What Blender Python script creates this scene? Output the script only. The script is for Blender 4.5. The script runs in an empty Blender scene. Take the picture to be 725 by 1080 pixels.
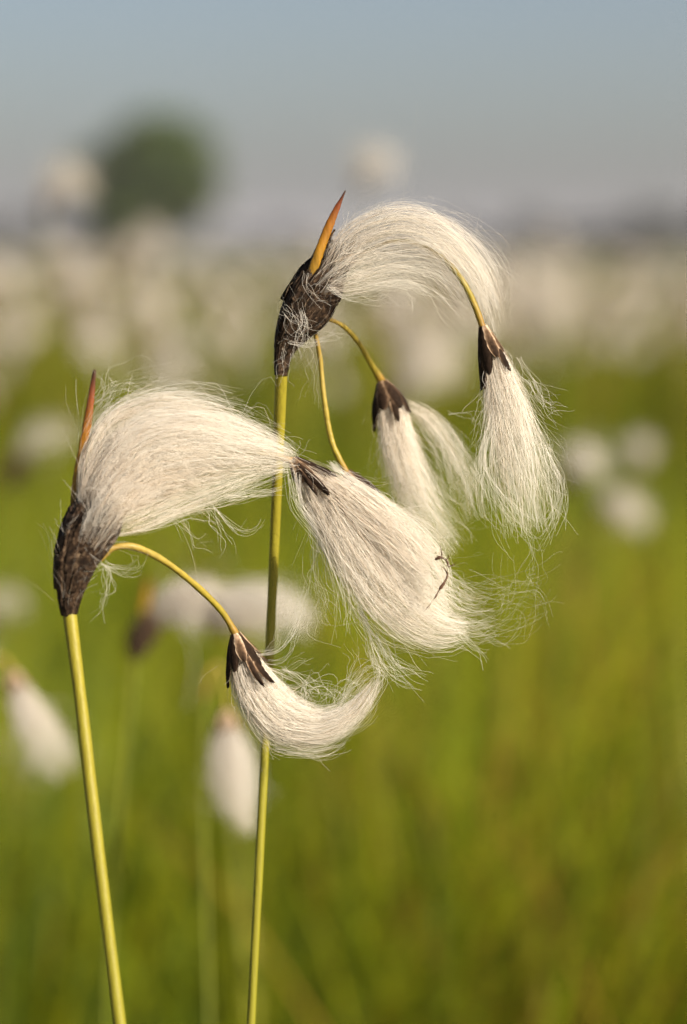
import bpy, math, random
import numpy as np
from mathutils import Vector, noise as mnoise

rng = np.random.default_rng(11)
sc = bpy.context.scene
COL = sc.collection
R = math.radians

# ------------------------------------------------------------------ camera model
CAM_H, FOCUS, PX = 0.47, 0.45, 0.00015        # camera height, focus distance, metres per photo pixel there
PITCH = math.atan(274 / 3000.0)
FWD = np.array([0, math.cos(PITCH), -math.sin(PITCH)])
UP = np.array([0, math.sin(PITCH), math.cos(PITCH)])
RIGHT = np.array([1.0, 0, 0])
CAM = np.array([0, 0, CAM_H])


def at(px, py, mm=0.0, d=None):
    """photo pixel + distance behind the focal plane in mm (or distance d in m) -> point in the field"""
    if d is None:
        d = FOCUS + mm / 1000.0
    k = PX * d / FOCUS
    return CAM + FWD * d + RIGHT * (px - 362.5) * k + UP * (540 - py) * k


def pts(lst):
    return np.array([at(*p) for p in lst])


# ------------------------------------------------------------------ materials
def new_mat(name):
    m = bpy.data.materials.new(name)
    m.use_nodes = True
    nt = m.node_tree
    nt.nodes.clear()
    out = nt.nodes.new('ShaderNodeOutputMaterial')
    return m, nt, out


def N(nt, typ, **kw):
    n = nt.nodes.new(typ)
    for k, v in kw.items():
        if k in n.inputs.keys() if isinstance(k, str) else False:
            n.inputs[k].default_value = v
        else:
            setattr(n, k, v)
    return n


def ramp(nt, stops):
    r = nt.nodes.new('ShaderNodeValToRGB')
    e = r.color_ramp.elements
    while len(e) < len(stops):
        e.new(0.5)
    for el, (p, c) in zip(e, stops):
        el.position = p
        el.color = (*c, 1)
    return r


def cotton_mat(name, col, trans=0.42):
    m, nt, out = new_mat(name)
    oi = N(nt, 'ShaderNodeAttribute')
    oi.attribute_name = 'tone'
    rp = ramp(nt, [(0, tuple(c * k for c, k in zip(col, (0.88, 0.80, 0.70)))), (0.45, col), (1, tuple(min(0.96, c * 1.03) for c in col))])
    nt.links.new(oi.outputs['Fac'], rp.inputs['Fac'])
    p = N(nt, 'ShaderNodeBsdfPrincipled')
    p.inputs['Roughness'].default_value = 0.38
    p.inputs['Specular IOR Level'].default_value = 0.55
    t = N(nt, 'ShaderNodeBsdfTranslucent')
    mx = N(nt, 'ShaderNodeMixShader')
    mx.inputs[0].default_value = trans
    nt.links.new(rp.outputs[0], p.inputs['Base Color'])
    nt.links.new(rp.outputs[0], t.inputs['Color'])
    nt.links.new(p.outputs[0], mx.inputs[1])
    nt.links.new(t.outputs[0], mx.inputs[2])
    nt.links.new(mx.outputs[0], out.inputs[0])
    return m


def plant_mat(name, stops, attr='along', nscale=900, namp=0.35, rough=0.45, trans=0.0, stretch=None, bump=0.0, spec=0.35):
    """colour runs along the part's own length (a grown colour), broken by noise"""
    m, nt, out = new_mat(name)
    a = N(nt, 'ShaderNodeAttribute')
    a.attribute_name = attr
    rp = ramp(nt, stops)
    tc = N(nt, 'ShaderNodeTexCoord')
    mp = N(nt, 'ShaderNodeMapping')
    if stretch:
        mp.inputs['Scale'].default_value = stretch
    nt.links.new(tc.outputs['Object'], mp.inputs['Vector'])
    no = N(nt, 'ShaderNodeTexNoise')
    no.inputs['Scale'].default_value = nscale
    no.inputs['Detail'].default_value = 4
    nt.links.new(mp.outputs[0], no.inputs['Vector'])
    ad = N(nt, 'ShaderNodeMath', operation='MULTIPLY_ADD')
    ad.inputs[1].default_value = 0.16
    ad.inputs[2].default_value = -0.08
    nt.links.new(no.outputs['Fac'], ad.inputs[0])
    ad2 = N(nt, 'ShaderNodeMath', operation='ADD')
    nt.links.new(ad.outputs[0], ad2.inputs[0])
    nt.links.new(a.outputs['Fac'], ad2.inputs[1])
    nt.links.new(ad2.outputs[0], rp.inputs['Fac'])
    vm = N(nt, 'ShaderNodeMath', operation='MULTIPLY_ADD')
    vm.inputs[1].default_value = 2 * namp
    vm.inputs[2].default_value = 1 - namp
    nt.links.new(no.outputs['Fac'], vm.inputs[0])
    mul = N(nt, 'ShaderNodeVectorMath', operation='SCALE')
    nt.links.new(rp.outputs[0], mul.inputs[0])
    nt.links.new(vm.outputs[0], mul.inputs['Scale'])
    p = N(nt, 'ShaderNodeBsdfPrincipled')
    p.inputs['Roughness'].default_value = rough
    p.inputs['Specular IOR Level'].default_value = spec
    nt.links.new(mul.outputs[0], p.inputs['Base Color'])
    if bump:
        b = N(nt, 'ShaderNodeBump')
        b.inputs['Strength'].default_value = bump
        b.inputs['Distance'].default_value = 0.0002
        nt.links.new(no.outputs['Fac'], b.inputs['Height'])
        nt.links.new(b.outputs[0], p.inputs['Normal'])
    if trans:
        t = N(nt, 'ShaderNodeBsdfTranslucent')
        nt.links.new(mul.outputs[0], t.inputs['Color'])
        mx = N(nt, 'ShaderNodeMixShader')
        mx.inputs[0].default_value = trans
        nt.links.new(p.outputs[0], mx.inputs[1])
        nt.links.new(t.outputs[0], mx.inputs[2])
        nt.links.new(mx.outputs[0], out.inputs[0])
    else:
        nt.links.new(p.outputs[0], out.inputs[0])
    return m


def sheath_mat():
    """dark papery bracts: fine veins, grey-tan worn skins, a few bare patches"""
    m, nt, out = new_mat('papery_dark_bract')
    tc = N(nt, 'ShaderNodeTexCoord')
    a = N(nt, 'ShaderNodeAttribute')
    a.attribute_name = 'skin'           # x across, y along, z random
    sp = N(nt, 'ShaderNodeSeparateXYZ')
    nt.links.new(a.outputs['Vector'], sp.inputs[0])
    cb = N(nt, 'ShaderNodeCombineXYZ')
    for i, k in enumerate((15.0, 1.8, 0.0)):
        mm = N(nt, 'ShaderNodeMath', operation='MULTIPLY')
        mm.inputs[1].default_value = k
        nt.links.new(sp.outputs[i], mm.inputs[0])
        nt.links.new(mm.outputs[0], cb.inputs[i])
    vein = N(nt, 'ShaderNodeTexNoise')
    vein.inputs['Scale'].default_value = 3.2
    vein.inputs['Detail'].default_value = 6
    vein.inputs['Roughness'].default_value = 0.7
    nt.links.new(cb.outputs[0], vein.inputs['Vector'])
    blot = N(nt, 'ShaderNodeTexNoise')
    blot.inputs['Scale'].default_value = 1100
    blot.inputs['Detail'].default_value = 5
    blot.inputs['Roughness'].default_value = 0.68
    nt.links.new(tc.outputs['Object'], blot.inputs['Vector'])
    fine = N(nt, 'ShaderNodeTexNoise')
    fine.inputs['Scale'].default_value = 4500
    fine.inputs['Detail'].default_value = 3
    nt.links.new(tc.outputs['Object'], fine.inputs['Vector'])
    s = N(nt, 'ShaderNodeMath', operation='MULTIPLY_ADD')
    s.inputs[1].default_value = 0.55
    nt.links.new(vein.outputs['Fac'], s.inputs[0])
    s2 = N(nt, 'ShaderNodeMath', operation='MULTIPLY')
    s2.inputs[1].default_value = 0.45
    nt.links.new(blot.outputs['Fac'], s2.inputs[0])
    nt.links.new(s2.outputs[0], s.inputs[2])
    rp = ramp(nt, [(0.42, (0.009, 0.006, 0.005)), (0.50, (0.024, 0.014, 0.009)), (0.55, (0.070, 0.042, 0.026)), (0.60, (0.19, 0.13, 0.085)), (0.68, (0.42, 0.32, 0.22))])
    rim = N(nt, 'ShaderNodeMath', operation='POWER')
    rim.inputs[1].default_value = 5.0
    nt.links.new(sp.outputs[2], rim.inputs[0])
    rim2 = N(nt, 'ShaderNodeMath', operation='MULTIPLY_ADD')
    rim2.inputs[1].default_value = 0.09
    nt.links.new(rim.outputs[0], rim2.inputs[0])
    nt.links.new(s.outputs[0], rim2.inputs[2])
    nt.links.new(rim2.outputs[0], rp.inputs['Fac'])
    p = N(nt, 'ShaderNodeBsdfPrincipled')
    p.inputs['Roughness'].default_value = 0.62
    p.inputs['Specular IOR Level'].default_value = 0.12
    nt.links.new(rp.outputs[0], p.inputs['Base Color'])
    b = N(nt, 'ShaderNodeBump')
    b.inputs['Strength'].default_value = 0.9
    b.inputs['Distance'].default_value = 0.0007
    ad = N(nt, 'ShaderNodeMath', operation='MULTIPLY_ADD')
    ad.inputs[1].default_value = 0.35
    nt.links.new(fine.outputs['Fac'], ad.inputs[0])
    nt.links.new(s.outputs[0], ad.inputs[2])
    nt.links.new(ad.outputs[0], b.inputs['Height'])
    nt.links.new(b.outputs[0], p.inputs['Normal'])
    nt.links.new(p.outputs[0], out.inputs[0])
    return m


def colour_attr_mat(name, rough=0.5, trans=0.3):
    m, nt, out = new_mat(name)
    a = N(nt, 'ShaderNodeAttribute')
    a.attribute_name = 'hue'
    p = N(nt, 'ShaderNodeBsdfPrincipled')
    p.inputs['Roughness'].default_value = rough
    p.inputs['Specular IOR Level'].default_value = 0.12
    t = N(nt, 'ShaderNodeBsdfTranslucent')
    mx = N(nt, 'ShaderNodeMixShader')
    mx.inputs[0].default_value = trans
    nt.links.new(a.outputs['Color'], p.inputs['Base Color'])
    nt.links.new(a.outputs['Color'], t.inputs['Color'])
    nt.links.new(p.outputs[0], mx.inputs[1])
    nt.links.new(t.outputs[0], mx.inputs[2])
    nt.links.new(mx.outputs[0], out.inputs[0])
    return m


def ground_mat():
    m, nt, out = new_mat('bog_ground')
    tc = N(nt, 'ShaderNodeTexCoord')
    n1 = N(nt, 'ShaderNodeTexNoise')
    n1.inputs['Scale'].default_value = 0.12
    n1.inputs['Detail'].default_value = 8
    n2 = N(nt, 'ShaderNodeTexNoise')
    n2.inputs['Scale'].default_value = 14
    n2.inputs['Detail'].default_value = 6
    nt.links.new(tc.outputs['Object'], n1.inputs['Vector'])
    nt.links.new(tc.outputs['Object'], n2.inputs['Vector'])
    r1 = ramp(nt, [(0.3, (0.10, 0.11, 0.02)), (0.5, (0.15, 0.145, 0.035)), (0.7, (0.20, 0.17, 0.07))])
    r2 = ramp(nt, [(0.3, (0.35, 0.35, 0.3)), (0.7, (1, 1, 1))])
    nt.links.new(n1.outputs['Fac'], r1.inputs['Fac'])
    nt.links.new(n2.outputs['Fac'], r2.inputs['Fac'])
    mu = N(nt, 'ShaderNodeVectorMath', operation='MULTIPLY')
    nt.links.new(r1.outputs[0], mu.inputs[0])
    nt.links.new(r2.outputs[0], mu.inputs[1])
    p = N(nt, 'ShaderNodeBsdfPrincipled')
    p.inputs['Roughness'].default_value = 0.9
    nt.links.new(mu.outputs[0], p.inputs['Base Color'])
    nt.links.new(p.outputs[0], out.inputs[0])
    return m


M = {}
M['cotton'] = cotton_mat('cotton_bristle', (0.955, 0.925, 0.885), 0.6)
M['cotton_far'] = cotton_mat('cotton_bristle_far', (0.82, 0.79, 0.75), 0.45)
M['stem'] = plant_mat('sedge_stem', [(0, (0.22, 0.19, 0.014)), (0.25, (0.185, 0.18, 0.014)), (1, (0.15, 0.155, 0.016))], namp=0.32, nscale=420, stretch=(6, 6, 0.18), rough=0.5, bump=0.35)
M['stem_green'] = plant_mat('green_stem', [(0, (0.13, 0.15, 0.014)), (1, (0.09, 0.12, 0.014))], namp=0.2, nscale=300, rough=0.55)
M['stalk'] = plant_mat('flower_stalk', [(0, (0.27, 0.18, 0.045)), (0.3, (0.28, 0.21, 0.035)), (0.85, (0.24, 0.19, 0.018)), (1, (0.22, 0.12, 0.02))], namp=0.45, nscale=1100, rough=0.5, bump=0.5)
M['tip'] = plant_mat('bract_tip', [(0, (0.20, 0.13, 0.02)), (0.35, (0.36, 0.18, 0.014)), (0.62, (0.31, 0.12, 0.012)), (0.82, (0.20, 0.050, 0.014)), (0.94, (0.08, 0.025, 0.012)), (1, (0.05, 0.022, 0.014))], namp=0.5, nscale=1300, rough=0.5, trans=0.25, bump=0.6, stretch=(1, 1, 0.3))
M['sheath'] = sheath_mat()
M['scale'] = plant_mat('glume_scale', [(0, (0.016, 0.010, 0.007)), (0.42, (0.030, 0.018, 0.012)), (0.66, (0.12, 0.075, 0.046)), (0.85, (0.36, 0.25, 0.17)), (1, (0.50, 0.40, 0.30))], attr='edge', namp=0.65, nscale=1900, rough=0.7, trans=0.12, bump=0.8, spec=0.06)
M['twig'] = plant_mat('dry_fibre', [(0, (0.05, 0.022, 0.012)), (1, (0.10, 0.05, 0.028))], namp=0.4, nscale=1500, rough=0.7)
M['grass'] = colour_attr_mat('grass_blade', 0.45, 0.5)
M['leaf'] = colour_attr_mat('tree_leaf', 0.5, 0.25)
M['bark'] = plant_mat('tree_bark', [(0, (0.10, 0.085, 0.07)), (1, (0.12, 0.10, 0.08))], nscale=6, rough=0.9)
M['ground'] = ground_mat()


# ------------------------------------------------------------------ mesh building
class MB:
    def __init__(self):
        self.v, self.f, self.a, self.n = [], [], {}, 0

    def add(self, v, f, **attrs):
        v = np.asarray(v, float).reshape(-1, 3)
        self.v.append(v)
        self.f.append(np.asarray(f, int) + self.n)
        for k, val in attrs.items():
            self.a.setdefault(k, []).append((self.n, np.asarray(val, float)))
        self.n += len(v)

    def mesh(self, name):
        v = np.concatenate(self.v)
        f = np.concatenate(self.f)
        k = f.shape[1]
        me = bpy.data.meshes.new(name)
        me.vertices.add(len(v))
        me.vertices.foreach_set('co', v.astype(np.float32).ravel())
        me.loops.add(f.size)
        me.loops.foreach_set('vertex_index', f.astype(np.int32).ravel())
        me.polygons.add(len(f))
        me.polygons.foreach_set('loop_start', (np.arange(len(f)) * k).astype(np.int32))
        me.polygons.foreach_set('use_smooth', np.ones(len(f), bool))
        for key, chunks in self.a.items():
            dim = 1 if chunks[0][1].ndim == 1 else chunks[0][1].shape[1]
            if dim == 1:
                at_ = me.attributes.new(key, 'FLOAT', 'POINT')
                buf = np.zeros(len(v), np.float32)
                for s, c in chunks:
                    buf[s:s + len(c)] = c
                at_.data.foreach_set('value', buf)
            else:
                buf = np.zeros((len(v), 3), np.float32)
                for s, c in chunks:
                    buf[s:s + len(c)] = c[:, :3]
                at_ = me.attributes.new(key, 'FLOAT_VECTOR', 'POINT')
                at_.data.foreach_set('vector', buf.ravel())
        me.update(calc_edges=True)
        me.validate()
        return me

    def build(self, name, mat, parent=None, origin=(0, 0, 0)):
        if any(origin):
            self.v = [x - np.asarray(origin) for x in self.v]
        me = self.mesh(name)
        me.materials.append(mat)
        o = bpy.data.objects.new(name, me)
        COL.objects.link(o)
        o.parent = parent
        return o


def spline(P, n):
    """Catmull-Rom through rows of P (any width), about evenly spaced"""
    P = np.asarray(P, float)
    Q = np.vstack([2 * P[0] - P[1], P, 2 * P[-1] - P[-2]])
    seg = len(P) - 1
    dense = []
    for i in range(seg):
        a, b, c, d = Q[i], Q[i + 1], Q[i + 2], Q[i + 3]
        t = np.linspace(0, 1, 24, endpoint=False)[:, None]
        dense.append(0.5 * (2 * b + (c - a) * t + (2 * a - 5 * b + 4 * c - d) * t ** 2 + (3 * b - a - 3 * c + d) * t ** 3))
    dense = np.vstack(dense + [P[-1:]])
    L = np.r_[0, np.cumsum(np.linalg.norm(np.diff(dense[:, :3], axis=0), axis=1))]
    s = np.linspace(0, L[-1], n)
    return np.column_stack([np.interp(s, L, dense[:, j]) for j in range(P.shape[1])])


def unit(v):
    return v / np.maximum(np.linalg.norm(v, axis=-1, keepdims=True), 1e-12)


def tubes(mb, P, RAD, sides=3, ref=None, **attrs):
    """P (n, m, 3) polylines, RAD (n, m) radii"""
    n, m, _ = P.shape
    T = unit(np.gradient(P, axis=1))
    ref = FWD if ref is None else np.asarray(ref, float)
    A = unit(np.cross(T, ref) + 1e-9)
    B = np.cross(T, A)
    th = np.arange(sides) * 2 * math.pi / sides
    ring = A[:, :, None, :] * np.cos(th)[None, None, :, None] + B[:, :, None, :] * np.sin(th)[None, None, :, None]
    V = P[:, :, None, :] + ring * RAD[:, :, None, None]
    idx = np.arange(n * m * sides).reshape(n, m, sides)
    nx = np.roll(idx, -1, axis=2)
    F = np.stack([idx[:, :-1], nx[:, :-1], nx[:, 1:], idx[:, 1:]], axis=-1).reshape(-1, 4)
    at_ = {k: np.broadcast_to(np.asarray(v)[:, :, None], (n, m, sides)).ravel() for k, v in attrs.items()}
    mb.add(V, F, **at_)


def stem_tube(mb, P, rad, n=60, sides=16, wob=0.03, ref=None):
    C = spline(np.column_stack([P, rad]), n)
    r = C[:, 3] * (1 + wob * rng.standard_normal(n) * 0.5)
    al = np.linspace(0, 1, n)
    r = r * (1 + 1.2 * wob * np.sin(al * rng.uniform(9, 16) + rng.uniform(0, 6)) + 0.8 * wob * np.sin(al * rng.uniform(25, 40)))
    tubes(mb, C[None, :, :3], r[None], sides, ref=ref, along=al[None])


class Axis:
    """centreline with radii in the picture plane (ra) and in depth (rb), running a little past its end"""

    def __init__(self, P, ra, rb=None, ref=None, over=0.5):
        rb = np.asarray(ra) * 0.8 if rb is None else rb
        A = spline(np.column_stack([P, ra, rb]), 90)
        k = int(90 * over)
        step = A[-1] - A[-4]
        ext = A[-1] + (np.arange(1, k + 1)[:, None] / 3.0) * step
        ext[:, 3:] = np.maximum(A[-1, 3:], ext[:, 3:] * 0.2)
        self.A = np.vstack([A, ext])
        self.t = np.arange(len(self.A)) / 89.0
        T = unit(np.gradient(self.A[:, :3], axis=0))
        self.F0 = FWD if ref is None else np.asarray(ref, float)
        self.B = unit(np.cross(T, self.F0))
        self.F = unit(np.cross(self.B, T))
        self.T = T

    def at(self, t, arr):
        i = np.clip(t, 0, self.t[-1]) * 89.0
        i0 = np.minimum(i.astype(int), len(arr) - 2)
        w = (i - i0)[..., None] if arr.ndim > 1 else (i - i0)
        return arr[i0] * (1 - w) + arr[i0 + 1] * w


def hair(mb, ax, n, m=18, length=(0.6, 1.05), start=(0.0, 0.25), wave=0.16, clump=0.5, clumps=26, drift=0.34,
         fly=0.07, flyamp=0.9, thick=1.3e-5, tangle=0.13, tone=(0.3, 1.0), disk=0.5, shift=(0, 0), grav=0.0):
    t0 = rng.uniform(*start, n)
    t1 = np.maximum(rng.uniform(*length, n), t0 + 0.2)
    tang = rng.uniform(0, 1, n) < tangle
    t0 = np.where(tang, rng.uniform(0.02, 0.75, n) * length[1], t0)
    t1 = np.where(tang, t0 + rng.uniform(0.12, 0.35, n), t1)
    s = np.linspace(0, 1, m)[None, :]
    t = t0[:, None] + (t1 - t0)[:, None] * s
    ph = rng.uniform(0, 2 * math.pi, n)
    rr = rng.uniform(0, 1, n) ** disk 
    loose = np.where(rng.uniform(0, 1, n) < 0.14, rng.uniform(1.0, 1.4, n), 1.0)
    u0, v0 = rr * np.cos(ph), rr * np.sin(ph)
    cp = rng.uniform(0, 2 * math.pi, clumps)
    cr = rng.uniform(0.15, 1.05, clumps) ** 0.6
    cu, cv = cr * np.cos(cp), cr * np.sin(cp)
    # nearest clump of a random few
    cand = rng.integers(0, clumps, (n, 4))
    dd = (cu[cand] - u0[:, None]) ** 2 + (cv[cand] - v0[:, None]) ** 2
    ci = cand[np.arange(n), dd.argmin(1)]
    c = (clump * rng.uniform(0.2, 1.2, n))[:, None] * s ** 1.4
    u = u0[:, None] * (1 - c) + cu[ci][:, None] * c
    v = v0[:, None] * (1 - c) + cv[ci][:, None] * c
    isfly = rng.uniform(0, 1, n) < fly
    dr = np.where(isfly, flyamp, drift)
    dr = np.where(tang, 0.75, dr)
    u = u * (1 + (loose[:, None] - 1) * s)
    v = v * (1 + (loose[:, None] - 1) * s)
    u = u + (rng.standard_normal(n) * dr)[:, None] * s ** 1.8
    v = v + (rng.standard_normal(n) * dr)[:, None] * s ** 1.8
    wv = np.where(isfly, wave * 2.4, wave) * rng.gamma(2.0, 0.62, n)
    for k in range(4):
        f = rng.uniform(0.4, 1.2, n) * (k + 1)
        u = u + (wv * rng.uniform(0.2, 1, n) / (k + 0.8) ** 1.5)[:, None] * s ** 0.8 * np.sin(2 * math.pi * f[:, None] * s + rng.uniform(0, 6.28, n)[:, None])
        v = v + (wv * rng.uniform(0.2, 1, n) / (k + 0.8) ** 1.5)[:, None] * s ** 0.8 * np.sin(2 * math.pi * f[:, None] * s + rng.uniform(0, 6.28, n)[:, None])
    C = ax.at(t, ax.A)
    P = C[..., :3] + ax.at(t, ax.B) * (C[..., 3] * (u + shift[0] * s ** 2))[..., None] + ax.at(t, ax.F) * (C[..., 4] * (v + shift[1] * s ** 2))[..., None]
    if grav:
        P[..., 2] -= grav * (s ** 2) * rng.uniform(0, 1, n)[:, None]
    rad = thick * np.where(rng.uniform(0, 1, n) < 0.16, 2.1, rng.uniform(0.65, 1.25, n))[:, None] * (1.1 - 0.5 * s)
    ctone = rng.uniform(-0.45, 0.25, clumps)[ci]
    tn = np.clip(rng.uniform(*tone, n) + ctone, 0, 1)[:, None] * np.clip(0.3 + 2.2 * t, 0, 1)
    tubes(mb, P, rad, 3, tone=tn)


def wisp(mb, P, n, spread=0.0012, thick=1.6e-5, m=22, curl=0.0008, tone=(0.5, 1.0)):
    """a few loose bristles along a drawn path"""
    C = spline(P, m)
    s = np.linspace(0, 1, m)
    out = np.zeros((n, m, 3))
    for i in range(n):
        a, b = rng.standard_normal(3) * spread * 0.4, rng.standard_normal(3) * spread
        w = sum(rng.standard_normal(3)[None] * 0.75 * curl / (k + 1) ** 1.3 * np.sin(2 * math.pi * (k + 1) * 0.8 * s + rng.uniform(0, 6))[:, None] for k in range(3))
        cut = rng.uniform(0.75, 1.0)
        idx = s * cut * (m - 1)
        i0 = np.minimum(idx.astype(int), m - 2)
        base = C[i0] * (1 - (idx - i0))[:, None] + C[i0 + 1] * (idx - i0)[:, None]
        out[i] = base + a + (b - a) * s[:, None] + w * s[:, None] ** 0.7
    rad = thick * rng.uniform(0.7, 1.3, n)[:, None] * (1.1 - 0.5 * s)[None]
    tubes(mb, out, rad, 3, tone=rng.uniform(*tone, n)[:, None] * np.ones((1, m)))


def scale_sheet(mb, ax, phi, t0, t1, halfw, lift=1.06, flare=0.0, nt=18, nw=7, ragged=0.0, attr='edge', seed=0.0):
    """one pointed scale hugging the body; phi = 0 to the right side of the axis, -90 deg towards the viewer"""
    s = np.linspace(0, 1, nt)
    w = halfw * np.minimum(1, (s + 0.12) * 4) ** 0.5 * np.maximum(1 - s, 0.0) ** 0.55
    a = np.linspace(-1, 1, nw)
    t = t0 + (t1 - t0) * s
    C = ax.at(t, ax.A)
    Bv, Fv = ax.at(t, ax.B), ax.at(t, ax.F)
    ang = phi + w[:, None] * a[None]
    li = lift + flare * s[:, None] ** 2 - 0.10 * a[None] ** 2
    jag = ragged * np.sin(s[:, None] * 23 + seed * 9 + a[None] * 2) * np.abs(a[None])
    ra = C[:, 3:4] * (li + jag)
    rb = C[:, 4:5] * (li + jag)
    th = 0.00006
    if attr == 'skin':
        rough = 1 + 0.02 * rng.standard_normal((nt, nw)) * s[:, None] + 0.035 * rng.standard_normal((1, nw)) + 0.04 * np.sin(s[:, None] * rng.uniform(4, 9) + rng.uniform(0, 6) + a[None] * 1.5)
        ra, rb = ra * rough, rb * rough
    V1 = C[:, None, :3] + Bv[:, None] * (ra * np.cos(ang))[..., None] + Fv[:, None] * (rb * np.sin(ang))[..., None]
    out = Bv[:, None] * np.cos(ang)[..., None] + Fv[:, None] * np.sin(ang)[..., None]
    V2 = V1 - out * th
    idx = np.arange(nt * nw).reshape(nt, nw)
    q = np.stack([idx[:-1, :-1], idx[:-1, 1:], idx[1:, 1:], idx[1:, :-1]], -1).reshape(-1, 4)
    o = nt * nw
    q2 = q[:, ::-1] + o
    bd = []
    for loop in (idx[:, 0], idx[::-1, -1]):
        for i in range(len(loop) - 1):
            bd.append([loop[i + 1], loop[i], loop[i] + o, loop[i + 1] + o])
    F = np.vstack([q, q2, np.array(bd)])
    if attr == 'edge':
        # dark along the midrib and towards the point, pale and papery at base and rim
        e = 0.30 + 0.55 * np.abs(a[None]) ** 2.2 * np.ones((nt, 1)) + 0.28 * (1 - s[:, None]) ** 2 - 0.25 * s[:, None] + seed
        e = np.clip(e, 0, 1).ravel()
        mb.add(np.vstack([V1.reshape(-1, 3), V2.reshape(-1, 3)]), F, edge=np.r_[e, e])
    else:
        k = np.stack(np.broadcast_arrays(a[None] + seed, s[:, None] * 3 + seed, np.abs(a)[None]), -1).reshape(-1, 3)
        mb.add(np.vstack([V1.reshape(-1, 3), V2.reshape(-1, 3)]), F, skin=np.vstack([k, k]))


def sheath_body(mb, ax, nt=46, na=40, amp=0.06, tend=1.0, seed=0):
    t = np.linspace(0, tend, nt)
    C = ax.at(t, ax.A)
    Bv, Fv = ax.at(t, ax.B), ax.at(t, ax.F)
    ang = np.arange(na) * 2 * math.pi / na
    rip = 1 + amp * (np.sin(ang[None] * 5 + t[:, None] * 4 + seed) * 0.5 + np.sin(ang[None] * 11 - t[:, None] * 3 + 2 * seed) * 0.35) \
        + amp * 0.5 * rng.standard_normal((nt, na)) * 0.6
    V = C[:, None, :3] + Bv[:, None] * (C[:, 3:4] * rip * np.cos(ang))[..., None] + Fv[:, None] * (C[:, 4:5] * rip * np.sin(ang))[..., None]
    idx = np.arange(nt * na).reshape(nt, na)
    nx = np.roll(idx, -1, 1)
    F = np.stack([idx[:-1], nx[:-1], nx[1:], idx[1:]], -1).reshape(-1, 4)
    k = np.stack(np.broadcast_arrays(np.cos(ang)[None] * 1.0 + np.sin(ang)[None] * 0.7, t[:, None] * 3, np.full((1, 1), 0.0)), -1).reshape(-1, 3)
    mb.add(V, F, skin=k)


def tip_blade(mb, P, w, thick=0.24, n=40, na=14):
    """channelled pointed bract tip: flattened section with a groove"""
    C = spline(np.column_stack([P, w]), n)
    T = unit(np.gradient(C[:, :3], axis=0))
    B = unit(np.cross(T, FWD))
    F = np.cross(B, T)
    ang = np.arange(na) * 2 * math.pi / na
    ca, sa = np.cos(ang), np.sin(ang)
    prof = sa * thick + 0.28 * (ca ** 2)
    wob = 1 + 0.035 * rng.standard_normal((n, 1)) + 0.06 * np.sin(np.linspace(0, 9, n) + rng.uniform(0, 6))[:, None]
    V = C[:, None, :3] + B[:, None] * (C[:, 3:4] * wob * ca)[..., None] + F[:, None] * (C[:, 3:4] * prof)[..., None]
    idx = np.arange(n * na).reshape(n, na)
    nx = np.roll(idx, -1, 1)
    Fc = np.stack([idx[:-1], nx[:-1], nx[1:], idx[1:]], -1).reshape(-1, 4)
    mb.add(V, Fc, along=np.repeat(np.linspace(0, 1, n), na))


def thing(name, label, cat, loc, group=None):
    o = bpy.data.objects.new(name, None)
    o.empty_display_size = 0.02
    COL.objects.link(o)
    o.location = loc
    o['label'] = label
    o['category'] = cat
    if group:
        o['group'] = group
    return o


def px(v, d=FOCUS):
    return np.asarray(v, float) * PX * d / FOCUS


def to_ground(p, q):
    """continue the stem from p past q (its last points in view) down to the ground, bending upright"""
    d = q - p
    d = d / abs(d[2])
    z = q[2]
    a = q + d * 0.12 * 1.0
    b = np.array([a[0] + d[0] * 0.10, a[1] + d[1] * 0.10, max(z - 0.24, 0.05)])
    e = np.array([b[0] + d[0] * 0.04, b[1] + d[1] * 0.04, -0.01])
    return [a, b, e]


CLOSE = 'cottongrass plants in sharp focus'

# ================================================================== the plant whose stem stands in the middle
S = [(297, 392, 4), (294, 470, 8), (289, 590, 13), (281, 760, 14), (273, 920, 13), (265, 1080, 13)]
sp = list(pts(S))
sp += to_ground(sp[-2], sp[-1])
base = sp[-1].copy(); base[2] = 0
plant = thing('cottongrass', 'taller cottongrass with a straight stem and its head of dark bracts against the sky', 'cottongrass', base, CLOSE)
mb = MB()
stem_tube(mb, np.array(sp), px([6.4, 5.6, 5.0, 4.8, 4.7, 4.6, 6, 7, 8]), n=110)
mb.build('stem', M['stem'], plant, base)

ax = Axis(pts([(296.5, 396, 4), (299, 373, 4), (309, 350, 3.5), (324, 326, 3), (338, 302, 3), (349, 281, 3)]), px([6.8, 9.5, 16, 23, 22, 15]), px([6.8, 9, 13, 17, 17, 12]))
mb = MB()
sheath_body(mb, ax, seed=1.0)
for i, (ph, a0, a1, hw, fl) in enumerate([(-100, 0.0, 0.92, 62, 0.05), (-35, 0.08, 1.02, 55, 0.04), (-160, 0.05, 1.0, 60, 0.03), (90, 0, 1.0, 75, 0.03), (10, 0.2, 1.02, 45, 0.10),
                                          (-75, 0.35, 1.18, 30, 0.12), (-130, 0.45, 1.12, 26, 0.10), (-20, 0.5, 1.2, 24, 0.22), (40, 0.4, 1.08, 40, 0.12), (-95, 0.55, 1.22, 14, 0.2), (-50, 0.6, 1.24, 13, 0.25), (-5, 0.55, 1.24, 13, 0.3), (-115, 0.2, 0.7, 16, 0.05), (-55, 0.12, 0.62, 17, 0.06)]):
    scale_sheet(mb, ax, R(ph), a0, a1, R(hw), lift=1.05 + 0.018 * i, flare=fl, nt=34, nw=13, ragged=0.03, attr='skin', seed=0.37 * i)
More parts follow.
